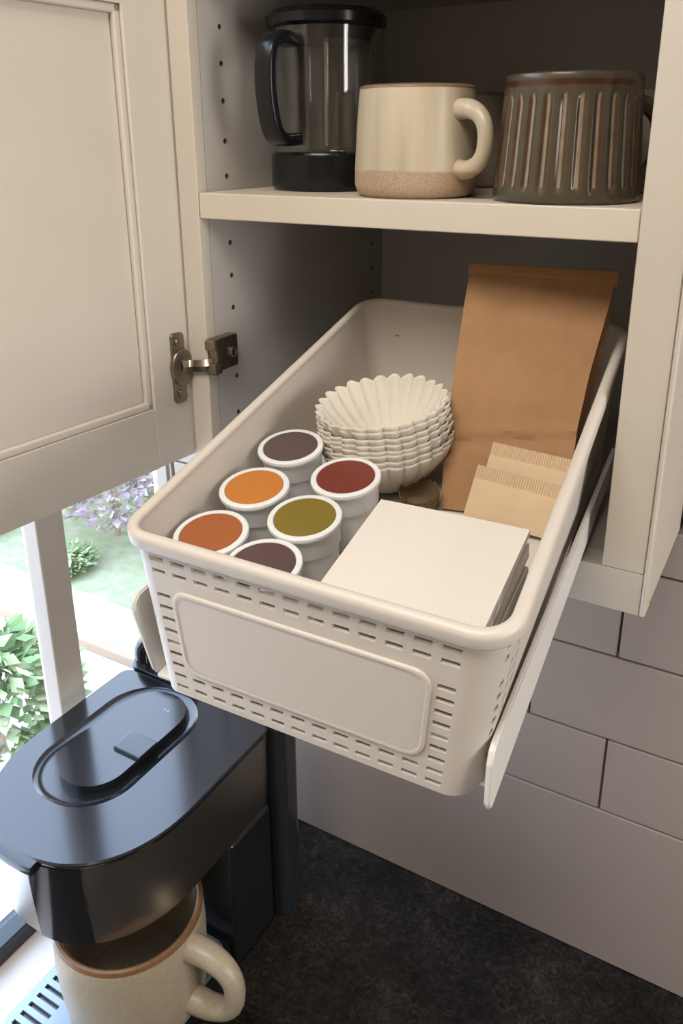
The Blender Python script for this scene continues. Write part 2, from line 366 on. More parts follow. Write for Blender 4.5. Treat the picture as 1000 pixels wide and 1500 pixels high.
# ---- counter
tag(box('countertop', -0.127, 1.5, -0.47, YW+0.004, ZC-0.03, ZC, M['granite'], None, 0.002), 'black speckled granite countertop below the tiled wall', 'countertop')
bc = thing('base_cabinet', 'cream base cabinet under the black countertop', 'cabinet', (0, 0, ZF))
box('body', XL+0.002, 1.5, -0.43, YW+0.004, 0.0, ZC-0.03-ZF-0.0005, M['cab'], bc)
for i in range(4): box('door', -0.17+i*0.415, 0.235+i*0.415, -0.448, -0.4305, 0.1, 0.86, M['cab'], bc, 0.003)

# ================================================================== WALL CABINET
cab = thing('wall_cabinet', 'cream painted wall cabinet with one door swung open over the counter', 'cabinet', (0, 0, ZB))
def cpart(name, x0, x1, y0, y1, z0, z1, m, bev=0.0008): return box(name, x0, x1, y0, y1, z0-ZB, z1-ZB, m, cab, bev, 1)
# left side panel with drilled pin holes
bm = bx(bmesh.new(), -0.0195, 0.0, 0.0125, Dc, ZB-ZB, ZT-ZB)
lp = obj('side_panel', bm, M['cabin'], cab)
cut = bmesh.new()
hz = [0.1234, 0.0969, 0.0691, 0.0385, 0.0111, -0.0429, -0.0707, -0.0986, -0.126, -0.1603, -0.1947]
for z in hz:
    for y in (0.0387, 0.2955):
        r = [(0.002, y+0.0023*math.cos(2*PI*i/14), z-ZB+0.0023*math.sin(2*PI*i/14)) for i in range(14)]
        loft(cut, [r, [(-0.009, p[1], p[2]) for p in r]])
bmesh.ops.recalc_face_normals(cut, faces=cut.faces)
cme = bpy.data.meshes.new('cut'); cut.to_mesh(cme); cut.free(); cme.materials.append(M['hole']); co = bpy.data.objects.new('cut', cme); COL.objects.link(co)
lp.data.materials.append(M['hole'])
for p_ in cme.polygons: p_.material_index = 0
co.parent = cab
md = lp.modifiers.new('b', 'BOOLEAN'); md.object = co; md.operation = 'DIFFERENCE'; md.solver = 'EXACT'; md.material_mode = 'TRANSFER'
bpy.context.view_layer.update()
dg = bpy.context.evaluated_depsgraph_get(); nm = bpy.data.meshes.new_from_object(lp.evaluated_get(dg)); lp.modifiers.clear(); lp.data = nm
bpy.data.objects.remove(co)
cpart('front_edge', -0.0195, 0.0, 0.0, 0.0125, ZB, ZT, M['cab'])
cpart('back_panel', -0.0195, XO-0.0005, Dc+0.0002, Dc+0.0082, ZB, ZT, M['cabback'])
cpart('top_panel', -0.0001, 0.3566, 0.0005, Dc, 0.166, ZT, M['cabin'])
cpart('bottom_panel', -0.0001, 0.3566, 0.0195, Dc, -Hc-0.016, -Hc, M['cabin'])
cpart('side_panel', 0.3565, XO-0.0005, 0.0195, Dc, ZB, ZT, M['cab'])
cpart('stile', Wc, XO-0.004, 0.0, 0.019, ZB+BR-0.0002, ZT, M['cab'], 0.0008)
cpart('stile_bead', XO-0.0038, XO, -0.0008, 0.019, ZB, ZT, M['cab'], 0.0012)
cpart('bottom_rail', 0.0, XO-0.004, 0.0002, 0.019, ZB, -Hc-0.0004, M['cab'], 0.0006)

# door, swung open about 95 degrees
da = math.radians(5.13)
dd = Vector((-math.sin(da), -math.cos(da), 0)); dn = Vector((math.cos(da), -math.sin(da), 0))    # along the door, out of its inner face
dm = Matrix(((dd.x, dn.x, 0), (dd.y, dn.y, 0), (0, 0, 1)))
door = bpy.data.objects.new('door', None)
bm = bmesh.new()
DW, DT = 0.345, 0.019; dz0, dz1 = -0.227, 0.182
sx0, sx1 = 0.0415, DW-0.0415; pz0, pz1 = -0.1735, dz1-0.05
s0 = -0.0055
bx(bm, s0, sx0, -DT, 0, dz0, dz1, 0.0012, 1); bx(bm, sx1, DW, -DT, 0, dz0, dz1, 0.0012, 1)
bx(bm, sx0, sx1, -DT, -0.0001, dz0, pz0, 0.0002, 1); bx(bm, sx0, sx1, -DT, -0.0001, pz1, dz1, 0.0002, 1)
door = obj('door', bm, M['cab'], cab)
door.matrix_local = Matrix.Translation(Vector((-0.0216, 0.0, -ZB))) @ dm.to_4x4()
box('door_panel', sx0, sx1, -0.014, -0.0065, pz0, pz1, M['cab'], door)
bm = bmesh.new()
for (a, b, c, d) in ((sx0, sx0+0.0065, pz0, pz1), (sx1-0.0065, sx1, pz0, pz1)): bx(bm, a, b, -0.0065, -0.0018, c, d, 0.0016, 2)
for (c, d) in ((pz0, pz0+0.0065), (pz1-0.0065, pz1)): bx(bm, sx0, sx1, -0.0065, -0.0018, c, d, 0.0016, 2)
obj('panel_moulding', bm, M['cab'], door, smooth=True, sharp=60)
# hinge half on the door
bm = bmesh.new()
def yprism(bm, outline, y0, y1, bev=0.0):
    t = prism_bm(outline, y0, y1, bev); 
    for v in t.verts: v.co = Vector((v.co.x, v.co.z, v.co.y))
    me = bpy.data.meshes.new('t'); t.to_mesh(me); t.free(); bm.from_mesh(me); bpy.data.meshes.remove(me)
yprism(bm, rrect(0.0055, 0.0195, -0.1745, -0.1135, 0.003), 0.0, 0.0022, 0.0006)
yprism(bm, [(0.0095+0.0125*math.cos(a*PI/12), -0.144+0.0165*math.sin(a*PI/12)) for a in range(24)], 0.0005, 0.0042, 0.001)
for z in (-0.1215, -0.1665):
    yprism(bm, [(0.0125+0.0035*math.cos(a*PI/8), z+0.0035*math.sin(a*PI/8)) for a in range(16)], 0.002, 0.0036, 0.0006)
hp = obj('hinge_plate', bm, M['brass'], door, smooth=True, sharp=50); hp['label'] = 'aged nickel cup hinge plate on the open door'
bm = bmesh.new()
A = Matrix.Translation(Vector((-0.0216, 0.0, 0))) @ dm.to_4x4()
p0 = A @ Vector((0.011, 0.004, -0.143))
pts = [p0, A @ Vector((0.004, 0.0085, -0.143)), Vector((0.001, -0.004, -0.141)), Vector((0.0062, 0.006, -0.140))]
for q in pts: q.z -= ZB
tube_bm(smooth_pts(pts, 10), 0.0052, 4, bm, flat=0.55)
bx(bm, 0.0, 0.0095, 0.0005, 0.031, -0.1475-ZB, -0.1185-ZB, 0.0018)
bx(bm, 0.0, 0.011, -0.0035, 0.0065, -0.1495-ZB, -0.1385-ZB, 0.0015); bx(bm, 0.0, 0.011, -0.0035, 0.0065, -0.1285-ZB, -0.119-ZB, 0.0015)
t = lathe_bm([(0.0052, 0), (0.0052, 0.002), (0.004, 0.0026), (0.0018, 0.0018)], 16)
for v in t.verts: v.co = Vector((0.0092+v.co.z, 0.0225+v.co.x, -0.133-ZB+v.co.y))
me = bpy.data.meshes.new('t'); t.to_mesh(me); t.free(); bm.from_mesh(me); bpy.data.meshes.remove(me)
hb = obj('hinge_bracket', bm, M['brass'], cab, smooth=True, sharp=45); hb['label'] = 'aged nickel hinge arm and bracket screwed to the cabinet side'

tag(box('cabinet_shelf', 0.0006, Wc-0.0002, 0.0006, Dc-0.001, -0.0201, 0.0, M['shelf'], None, 0.001), 'cream adjustable shelf holding the mugs and the glass press', 'shelf')

# ================================================================== ON THE SHELF
def handle_bm(r_att, z_top, z_bot, reach, rad, ang, flat=1.0, bm=None, drop=0.0, n=22):
    """mug handle in the vertical plane at angle ang"""
    zm, hh = (z_top+z_bot)/2, (z_top-z_bot)/2
    pr = [(r_att-0.005, z_top-0.001)]+[(r_att+reach*max(0, math.cos(a))**0.75, zm+hh*math.copysign(abs(math.sin(a))**0.8, a)-drop*(0.5-0.5*math.sin(a))) for a in [math.radians(x) for x in (78, 55, 30, 5, -20, -45, -66, -82)]]+[(r_att-0.005, z_bot-drop+0.0015)]
    pts = smooth_pts([(p[0]*math.cos(ang), p[0]*math.sin(ang), p[1]) for p in pr], n)
    rr = [rad*(1.25-0.3*math.sin(PI*i/(n-1))) for i in range(n)]
    side = Vector((-math.sin(ang), math.cos(ang), 0))
    bm = bm or bmesh.new(); rings = []
    for i, p in enumerate(pts):
        d = (pts[min(i+1, n-1)]-pts[max(i-1, 0)]).normalized(); u = side.cross(d)
        rings.append([p+side*(flat*rr[i]*math.cos(2*PI*k/14))+u*(rr[i]*math.sin(2*PI*k/14)) for k in range(14)])
    loft(bm, rings); return bm

def simple_mug(name, label, loc, ang, prof_out, h, wall, m_body, m_rim, m_handle, hz, reach, rad, flat, rim_h=0.0022, drop=0.0, group=None, n=64, m_in=None):
    t = thing(name, label, 'mug', loc, group=group)
    rt = prof_out[-1][0]
    body = [(0.0, 0.0), *prof_out, (rt-0.0006, h-0.0008), (rt-wall*0.5, h-0.0002), (rt-wall, h-0.0012), (prof_out[-2][0]-wall-0.001, h*0.45), (prof_out[1][0]-wall-0.002, 0.009), (0.0, 0.006)]
    body[0] = (0.001, 0.0); body[-1] = (0.001, 0.006)
    obj('body', lathe_bm(body, n), m_body, t, smooth=True, sharp=50)
    rim = [(rt+0.0003, h-rim_h), (rt+0.0003, h-0.0009), (rt-wall*0.5, h+0.0003), (rt-wall-0.0003, h-0.0008), (rt-wall-0.0003, h-rim_h)]
    obj('rim', lathe_bm(rim, n, cap0=False, cap1=False), m_rim, t, smooth=True, sharp=60)
    ra = hz[2]
    obj('handle', handle_bm(ra, hz[0], hz[1], reach, rad, ang, flat, drop=drop), m_handle, t, smooth=True, sharp=60)
    return t

# cream mug with bare clay foot
simple_mug('stoneware_mug', 'cream glazed mug with bare sandy clay foot at the shelf edge', (0.1675, 0.0495, 0.0003), math.radians(-22),
           [(0.0405, 0.0), (0.0435, 0.0025), (0.0452, 0.008), (0.0452, 0.019), (0.0440, 0.045), (0.0425, 0.066), (0.0416, 0.0745)], 0.0752, 0.0035,
           M['creammug'], M['mugrim2'], M['creammug'], (0.0595, 0.021, 0.0425), 0.025, 0.0058, 0.95, drop=0.002)

# dark ribbed mug
rm = thing('ribbed_mug', 'dark brown olive mug with vertical ribs at the shelf edge', 'mug', (0.2785, 0.053, 0.0003))
n = 324; ribs = 27; bm = bmesh.new(); lay = bm.verts.layers.float.new('ridge'); rings = []
levels = [0.0, 0.002, 0.005, 0.008, 0.011, 0.02, 0.03, 0.04, 0.05, 0.058, 0.062, 0.065, 0.068, 0.072, 0.076, 0.0782]
for z in levels:
    f = z/0.0782; base = 0.0492-0.0052*f-0.0012*math.exp(-(z/0.002)) * (1 if z < 0.004 else 0)
    env = max(0, min(1, (z-0.007)/0.005))*max(0, min(1, (0.067-z)/0.005))
    ring = []
    for i in range(n):
        a = 2*PI*i/n; ph = ribs*a/1.0
        s = math.cos(ph); g = max(0, (s+0.15)/1.15)**0.7 if s > -0.15 else 0
        r = base-0.0019*env*g
        v = bm.verts.new((r*math.cos(a), r*math.sin(a), z)); 
        v[lay] = (0.86 if s > 0.72 else (0.10 if s > -0.15 else 0.48)) if env > 0.3 else (-0.06 if z > 0.0705 else 0.50)
        ring.append(v)
    rings.append(ring)
for a, b in zip(rings[:-1], rings[1:]):
    for i in range(n): bm.faces.new((a[i], a[(i+1) % n], b[(i+1) % n], b[i]))
bm.faces.new(rings[0][::-1])
inner = []
for r, z in ((0.0418, 0.0787), (0.0402, 0.0775), (0.040, 0.04), (0.040, 0.008)):
    inner.append([bm.verts.new((r*math.cos(2*PI*i/n), r*math.sin(2*PI*i/n), z)) for i in range(n)])
for a, b in zip([rings[-1]]+inner[:-1], inner):
    for i in range(n): bm.faces.new((a[i], a[(i+1) % n], b[(i+1) % n], b[i]))
bm.faces.new(inner[-1])
obj('body', bm, M['ridged'], rm, smooth=True, sharp=75)
obj('handle', handle_bm(0.0435, 0.062, 0.018, 0.020, 0.0052, math.radians(38), 0.9, drop=0.004), M['dkglaze'], rm, smooth=True, sharp=60)
obj('rim', lathe_bm([(0.0443, 0.0745), (0.0442, 0.0780), (0.0430, 0.0790), (0.0402, 0.0785), (0.0399, 0.0745)], 96, cap0=False, cap1=False), M['dkglaze'], rm, smooth=True, sharp=60)

simple_mug('taupe_mug', 'plain taupe mug half hidden between the cream mug and the ribbed mug', (0.150, 0.185, 0.0003), math.radians(100),
           [(0.036, 0.0), (0.039, 0.003), (0.041, 0.02), (0.041, 0.05), (0.0405, 0.075)], 0.0757, 0.003, M['greymug'], M['mugrim2'], M['greymug'], (0.06, 0.025, 0.039), 0.022, 0.005, 0.9)
simple_mug('taupe_mug', 'plain taupe mug half hidden behind the handle of the ribbed mug', (0.286, 0.172, 0.0003), math.radians(110),
           [(0.036, 0.0), (0.039, 0.003), (0.041, 0.02), (0.041, 0.05), (0.0405, 0.075)], 0.0757, 0.003, M['greymug'], M['mugrim2'], M['greymug'], (0.06, 0.025, 0.039), 0.022, 0.005, 0.9)

# glass press
jp = thing('coffee_press', 'tall glass coffee press with black lid, handle and base on the shelf', 'coffee press', (0.0655, 0.092, 0.0003))
R = 0.0455
obj('base', lathe_bm([(0.001, 0), (R-0.001, 0), (R+0.0015, 0.003), (R+0.0015, 0.026), (R, 0.029), (R-0.004, 0.029), (0.001, 0.029)], 64), M['jblack'], jp, smooth=True, sharp=50)
obj('glass_body', lathe_bm([(R-0.003, 0.0285), (R-0.0008, 0.031), (R-0.0008, 0.112), (R-0.0002, 0.1215), (R-0.0032, 0.1215), (R-0.0034, 0.111), (R-0.0034, 0.0325)], 72, cap0=False, cap1=False), M['jarglass'], jp, smooth=True, sharp=50)
lid = obj('lid', lathe_bm([(0.001, 0.1195), (R-0.006, 0.1195), (R-0.004, 0.122), (R+0.001, 0.1225), (R+0.003, 0.124), (R+0.003, 0.1305), (R-0.001, 0.1345), (R-0.012, 0.136), (0.001, 0.1365)], 64), M['jblack'], jp, smooth=True, sharp=40)
obj('lid_plug', lathe_bm([(0.001, 0.113), (R-0.010, 0.113), (R-0.008, 0.1195), (0.001, 0.1195)], 48), M['jblack'], lid, smooth=True, sharp=40)
ha = math.radians(-97); hp_ = [(R-0.004, 0.1105), (R+0.014, 0.1120), (R+0.026, 0.103), (R+0.0285, 0.075), (R+0.023, 0.048), (R+0.013, 0.0395), (R-0.003, 0.040)]
pts = smooth_pts([(p[0]*math.cos(ha), p[0]*math.sin(ha), p[1]) for p in hp_], 26)
side = Vector((-math.sin(ha), math.cos(ha), 0)); rings = []
for i, p in enumerate(pts):
    d = (pts[min(i+1, 25)]-pts[max(i-1, 0)]).normalized(); u = side.cross(d)
    rings.append([p+side*(0.0085*c_)+u*(0.0045*s_) for c_, s_ in ((1, .5), (.8, 1), (-.8, 1), (-1, .5), (-1, -.5), (-.8, -1), (.8, -1), (1, -.5))])
bm = bmesh.new(); loft(bm, rings); obj('handle', bm, M['jblack'], jp, smooth=True, sharp=60)
bm = lathe_bm([(R-0.0005, 0.104), (R+0.0012, 0.1045), (R+0.0012, 0.1165), (R-0.0005, 0.117)], 64, cap0=False, cap1=False)
obj('plunger_rod', lathe_bm([(0.0022, 0.034), (0.0022, 0.113)], 12), M['steel'], jp, smooth=True)
bm.free()

# ================================================================== BASKET AND TRAY
O = Vector((0.23258361, -0.22788831, -0.16911539)); byaw, btilt = -0.06348746, 0.2089974
U = Vector((math.cos(byaw), -math.sin(byaw), 0)); V = Vector((math.sin(byaw)*math.cos(btilt), math.cos(byaw)*math.cos(btilt), math.sin(btilt))); K = U.cross(V)
BR3 = Matrix(((U.x, V.x, K.x), (U.y, V.y, K.y), (U.z, V.z, K.z)))
def B(u, v, k): return O+U*u+V*v+K*k
def loc_of(P): d = P-O; return Vector((d.dot(U), d.dot(V), d.dot(K)))
HB = 0.1102
RIM = [(-0.1081, 0.0067), (0.1134, -0.0023), (0.1063, 0.3417), (-0.1157, 0.3506)]
BOT = [(-0.1032, -0.0035), (0.0975, -0.0101), (0.0985, 0.331), (-0.1055, 0.338)]
BW, BL_ = 0.222, 0.344
def bmap(p, q, t, off=0.0):
    """p across, q along (metres in the plain rectangle), t 0 rim .. 1 bottom"""
    a, b = p/BW, q/BL_
    def bi(c): return [(1-a)*(1-b)*c[0][i]+a*(1-b)*c[1][i]+a*b*c[2][i]+(1-a)*b*c[3][i] for i in (0, 1)]
    r, s = bi(RIM), bi(BOT)
    return Vector((r[0]*(1-t)+s[0]*t, r[1]*(1-t)+s[1]*t, -HB*t))
CR = 0.0185; CL = 0.0135
NC, PITCHC, SLW = 13, 0.01482, 0.0098
cols = [(0.0142+i*PITCHC, 0.0142+i*PITCHC+SLW) for i in range(NC)]
frontp = sorted({CL, BW-CR, *[x for c in cols for x in c]})
rcols = [(0.026, 0.0315), (0.040, 0.0455)]
rightq = sorted({CR, BL_-CR, *[x for c in rcols for x in c], 0.1, 0.18, 0.26})
loop = []   # (p, q, nx, ny, tag)
for x in frontp: loop.append((x, 0.0, 0, -1))
for i in range(1, 8): a = -PI/2+PI/2*i/8; loop.append((BW-CR+CR*math.cos(a), CR+CR*math.sin(a), math.cos(a), math.sin(a)))
for y in rightq: loop.append((BW, y, 1, 0))
for i in range(1, 8): a = PI/2*i/8; loop.append((BW-CR+CR*math.cos(a), BL_-CR+CR*math.sin(a), math.cos(a), math.sin(a)))
hq = 0.0262
backp = [BW-CR, 0.15, 0.08, hq+0.004, hq, CR]
for x in backp: loop.append((x, BL_, 0, 1))
for i in range(1, 8): a = PI/2+PI/2*i/8; loop.append((CR+CR*math.cos(a), BL_-CR+CR*math.sin(a), math.cos(a), math.sin(a)))
for y in (BL_-CR, 0.26, 0.18, 0.1, CL): loop.append((0, y, -1, 0))
for i in range(1, 8): a = PI+PI/2*i/8; loop.append((CL+CL*math.cos(a), CL+CL*math.sin(a), math.cos(a), math.sin(a)))
RP = 0.0755; rowsb = [(0.098+i*RP, 0.098+i*RP+0.030) for i in range(12)]
tl = sorted({0.0, 1.0, 0.24, 0.275, *[x for r in rowsb for x in r]})
basket = thing('storage_basket', 'cream plastic storage basket with slotted sides and blank label plate, tilted on pull-out tray', 'basket', O, BR3)
bm = bmesh.new(); nl = len(loop)
vv = [[bm.verts.new(bmap(p, q, t)) for (p, q, nx, ny) in loop] for t in tl]
def is_slot(i, j):
    t0, t1 = tl[j], tl[j+1]; a, b = loop[i], loop[(i+1) % nl]
    row = next((k for k, r in enumerate(rowsb) if abs(r[0]-t0) < 1e-6 and abs(r[1]-t1) < 1e-6), None)
    if a[1] == 0 and b[1] == 0 and row is not None:
        c = next((k for k, c in enumerate(cols) if abs(c[0]-a[0]) < 1e-6 and abs(c[1]-b[0]) < 1e-6), None)
        if c is None: return False
        return c in (0, NC-1) or row in (0, 1, 10, 11)
    if row is not None and row < 10 and BW > a[0] > BW-CR and a[1] < CR and abs(math.degrees(math.atan2(CR-a[1], a[0]-BW+CR))-22.5) < 1: return True
    if a[0] == BW and b[0] == BW and row is not None:
        return any(abs(c[0]-a[1]) < 1e-6 and abs(c[1]-b[1]) < 1e-6 for c in rcols)
    if a[1] == BL_ and b[1] == BL_ and abs(a[0]-hq-0.004) < 1e-6: return abs(t0-0.24) < 1e-6
    return False
for j in range(len(tl)-1):
    for i in range(nl):
        if not is_slot(i, j): bm.faces.new((vv[j][i], vv[j][(i+1) % nl], vv[j+1][(i+1) % nl], vv[j+1][i]))
bmesh.ops.recalc_face_normals(bm, faces=bm.faces)
bmesh.ops.solidify(bm, geom=bm.faces[:], thickness=0.0022)
shell = obj('shell', bm, M['plastic'], basket, smooth=True, sharp=40)
prof = [(-0.0028, 0.0), (-0.0026, 0.0026), (-0.001, 0.0040), (0.0015, 0.0042), (0.0036, 0.0030), (0.0044, 0.0005), (0.0044, -0.0045), (0.0036, -0.0058), (0.0010, -0.0058), (0.0002, -0.002)]
bm = bmesh.new(); rr = []
for (p, q, nx, ny) in loop:
    c0 = bmap(p, q, 0); rr.append([bm.verts.new((c0.x+nx*o_, c0.y+ny*o_, k_)) for o_, k_ in prof])
for i in range(nl):
    a, b = rr[i], rr[(i+1) % nl]
    for j in range(len(prof)): bm.faces.new((a[j], a[(j+1) % len(prof)], b[(j+1) % len(prof)], b[j]))
obj('rim', bm, M['plastic'], basket, smooth=True, sharp=70)
tf = 0.0712/HB
bm = bmesh.new(); pts = [bmap(p, q, tf) for (p, q, nx, ny) in loop]
cen = sum(pts, Vector())/nl
f = bm.faces.new([bm.verts.new((x.x*0.985+cen.x*0.015, x.y*0.985+cen.y*0.015, -0.0712)) for x in pts]); g = bmesh.ops.extrude_face_region(bm, geom=[f])
for v in g['geom']:
    if isinstance(v, bmesh.types.BMVert): v.co.z -= 0.003
obj('floor_plate', bm, M['plastic'], basket)
# label plate on the front
bm = bmesh.new(); ol = rrect(0.0400, 0.1835, 0.285, 0.815, 0.012, 6); ol = []
x0_, x1_, t0_, t1_, r_ = 0.0258, 0.1895, 0.275, 0.815, 0.0105
for cx, ct, a0 in ((x1_-r_, t1_-r_/HB, 0), (x0_+r_, t1_-r_/HB, 90), (x0_+r_, t0_+r_/HB, 180), (x1_-r_, t0_+r_/HB, 270)):
    for i in range(8): a = math.radians(a0+90*i/7); ol.append((cx+r_*math.cos(a), ct+r_/HB*math.sin(a)))
cp, ct = (x0_+x1_)/2, (t0_+t1_)/2
rings = []
for ins, out in ((0, -0.001), (0, 0.0010), (0.0007, 0.0016), (0.0024, 0.0016), (0.0032, 0.0010)):
    ring = []
    for p, t in ol:
        dp, dt = p-cp, (t-ct)*HB; L = math.hypot(dp, dt)
        kx = 1-ins/abs(x1_-cp); kt = 1-ins/abs((t1_-ct)*HB)
        v = bmap(cp+dp*kx, 0, ct+dt*kt/HB); ring.append((v.x, v.y-out, v.z))
    rings.append(ring)
loft(bm, rings); obj('label_plate', bm, M['plastic'], basket, smooth=True, sharp=50)

tray = thing('pull_out_tray', 'white metal pull-out tray with side rails under the basket', 'tray', O, BR3)
box('base_plate', -0.1135, 0.0900, 0.004, 0.30, -0.1142, -0.1112, M['rail'], tray, 0.0008)
box('front_bracket', 0.0895, 0.1035, 0.0045, 0.016, -0.1138, -0.1116, M['rail'], tray, 0.0005)
def rail(pts, u0, u1, u0b, u1b):
    bm = bmesh.new()
    a = [bm.verts.new((u0 if v < 0.1 else u0b, v, k)) for v, k in pts]; b = [bm.verts.new((u1 if v < 0.1 else u1b, v, k)) for v, k in pts]
    n = len(pts)
    for i in range(n): bm.faces.new((a[i], a[(i+1) % n], b[(i+1) % n], b[i]))
    bm.faces.new(a[::-1]); bm.faces.new(b)
    bmesh.ops.bevel(bm, geom=bm.edges[:], offset=0.0009, segments=2, affect='EDGES')
    return obj('side_rail', bm, M['rail'], tray, smooth=True, sharp=60)
rail([(-0.0095, -0.110), (-0.0105, -0.106), (-0.0055, -0.082), (-0.001, -0.0765), (0.004, -0.0745), (0.305, -0.0835), (0.305, -0.1005), (-0.006, -0.1130)], 0.1030, 0.1062, 0.1080, 0.1113)
rail([(0.004, -0.108), (0.0015, -0.058), (0.004, -0.0515), (0.009, -0.049), (0.305, -0.075), (0.305, -0.1142), (0.007, -0.1142)], -0.1172, -0.1138, -0.1172, -0.1138)

# ================================================================== CUPS
def lidmat(name, col): return mat(name, col, rough=0.42, var=0.08, vscale=300, bump=0.06, bscale=700)
LID = dict(plum=lidmat('plum_foil', (0.105, 0.068, 0.07)), orange=lidmat('orange_foil', (0.53, 0.19, 0.03)), rust=lidmat('rust_foil', (0.35, 0.105, 0.03)),
           red=lidmat('oxblood_foil', (0.17, 0.033, 0.022)), olive=lidmat('olive_foil', (0.20, 0.15, 0.022)), plum2=lidmat('dark_plum_foil', (0.098, 0.055, 0.058)))
def cup(u, v, lidm, label, kk=-0.0706):
    t = thing('coffee_pod', label, 'coffee pod', B(u, v, kk), BR3, 'sealed coffee pods in the basket')
    r = 0.0229; h = 0.0505
    obj('cup', lathe_bm([(0.001, 0), (0.0155, 0), (0.0168, 0.0015), (0.0185, 0.03), (0.0188, 0.031), (0.0200, 0.0325), (0.0208, h-0.0045), (0.0212, h-0.0038), (r-0.0003, h-0.0032), (r, h-0.002), (r-0.0004, h-0.0006), (r-0.0014, h), (0.0192, h-0.0002), (0.0187, h-0.0012), (0.001, h-0.0014)], 56), M['white_plastic'], t, smooth=True, sharp=40)
    obj('foil_lid', lathe_bm([(0.001, h-0.0015), (0.0187, h-0.0015), (0.0187, h-0.0004), (0.0183, h-0.0001), (0.001, h-0.0001)], 56), lidm, t, smooth=True, sharp=40)
cup(-0.0800, 0.0437, LID['rust'], 'white coffee pod with a rust brown lid in the basket corner')
cup(-0.0800, 0.0934, LID['orange'], 'white coffee pod with a bright orange lid along the basket side')
cup(-0.0815, 0.1440, LID['plum'], 'white coffee pod with a plum grey lid beside the fluted filters')
cup(-0.0355, 0.0292, LID['plum2'], 'white coffee pod with a dark plum lid against the slotted front wall')
cup(-0.0335, 0.0755, LID['olive'], 'white coffee pod with an olive green lid beside the paper stack')
cup(-0.0285, 0.1220, LID['red'], 'white coffee pod with an oxblood red lid beside the fluted filters')

# ================================================================== PAPER STACK
sh = []
NS = 12; TH = 0.0575/NS
for i in range(NS):
    top = i == NS-1
    j = (0, 0) if top else (random.uniform(-0.0024, 0.0004), random.uniform(-0.002, 0.002))
    bm = bmesh.new(); n = 10; sx, sy = 0.0895, 0.0862
    k0 = i*TH
    def zz(a, b): return 0.0006*math.sin(3.1*a+1+i)*math.sin(2.3*b+i) if not top else 0.0008*math.sin(2.5*a+0.4)*math.sin(2.0*b+0.6)
    g = [[[bm.verts.new((-sx/2+sx*a/n, -sy/2+sy*b/n, s*(TH-0.0007)+0.00025+zz(a/n, b/n)*s)) for b in range(n+1)] for a in range(n+1)] for s in (0, 1)]
    for a in range(n):
        for b in range(n):
            for s in (0, 1): bm.faces.new((g[s][a][b], g[s][a+1][b], g[s][a+1][b+1], g[s][a][b+1]))
    for a in range(n):
        for b, e in ((0, 0), (n, 0)): bm.faces.new((g[0][a][b], g[0][a+1][b], g[1][a+1][b], g[1][a][b]))
        for b in (0, n): bm.faces.new((g[0][b][a], g[0][b][a+1], g[1][b][a+1], g[1][b][a]))
    o = obj('paper_filter', bm, M['sheet'], None, smooth=True, sharp=40)
    rot = BR3 @ Matrix.Rotation(math.radians(-0.5+(0 if top else random.uniform(-1.2, 1.2))), 3, 'Z')
    o.matrix_world = Matrix.Translation(B(0.0518+j[0], 0.0543+j[1], -0.0710+k0)) @ rot.to_4x4()
    tag(o, 'square white paper filter, %s of its flat stack' % ['topmost', 'second from the top', 'third from the top', 'fourth from the top', 'fifth from the top', 'sixth from the top', 'seventh from the top', 'eighth from the top', 'ninth from the top', 'tenth from the top', 'eleventh from the top', 'undermost'][NS-1-i], 'paper filter', 'stack of square paper filters')

# ================================================================== FLUTED FILTERS
def fluted_bm(r0, r1, h, nf, amp, ph=0.0, lev=14):
    n = nf*8; bm = bmesh.new(); rings = []
    for j in range(lev+1):
        f = j/lev; ring = []
        for i in range(n):
            a = 2*PI*i/n; fl = 2*abs(math.cos((nf*a+ph)/2))**0.85-1.1
            rr_ = r0+(r1-r0)*math.sin(f*PI/2*0.86)/math.sin(PI/2*0.86)
            rr_ += amp*f*fl*(1+0.25*noise.noise(Vector((math.cos(a)*2, math.sin(a)*2, ph))))
            z = h*f+0.0009*f*f*fl+0.0012*f*noise.noise(Vector((math.cos(a)*3, math.sin(a)*3, ph+5)))
            ring.append((rr_*math.cos(a), rr_*math.sin(a), z))
        rings.append(ring)
    loft(bm, rings, cap0=True, cap1=False); return bm
fbase = B(-0.0310, 0.1925, -0.0698)
fax = (K*1.0-U*0.055+V*0.078).normalized()
fx = U-fax*U.dot(fax); fx.normalize(); fy = fax.cross(fx)
FR = Matrix(((fx.x, fy.x, fax.x), (fx.y, fy.y, fax.y), (fx.z, fy.z, fax.z)))
NF = 8; ORD = ['topmost', 'second from the top', 'third from the top', 'fourth from the top', 'fifth from the top', 'sixth from the top', 'seventh from the top', 'eighth from the top', 'ninth from the top', 'tenth from the top', 'eleventh from the top', 'twelfth from the top']
for i in range(NF):
    bm = fluted_bm(0.0215-0.0002*i, 0.0468-0.00025*i, 0.0330, 25, 0.0026, ph=0.35*math.sin(2.3*i))
    o = obj('coffee_filter', bm, M['filt'], None, smooth=True, sharp=120)
    sd = o.modifiers.new('thickness', 'SOLIDIFY'); sd.thickness = 0.0004
    tx = Matrix.Rotation(random.uniform(-0.02, 0.02), 3, 'X') @ Matrix.Rotation(random.uniform(-0.02, 0.02), 3, 'Y')
    o.matrix_world = Matrix.Translation(fbase+fax*(0.0010+0.0043*i)) @ (FR @ tx).to_4x4()
    tag(o, 'white fluted coffee filter, %s of the nested stack' % ORD[NF-1-i], 'coffee filter', 'nested white fluted coffee filters')
bb = B(0.0245, 0.238, -0.0690); bax = (K*1.0-V*0.04+U*0.02).normalized(); bxx = (U-bax*U.dot(bax)).normalized(); byy = bax.cross(bxx)
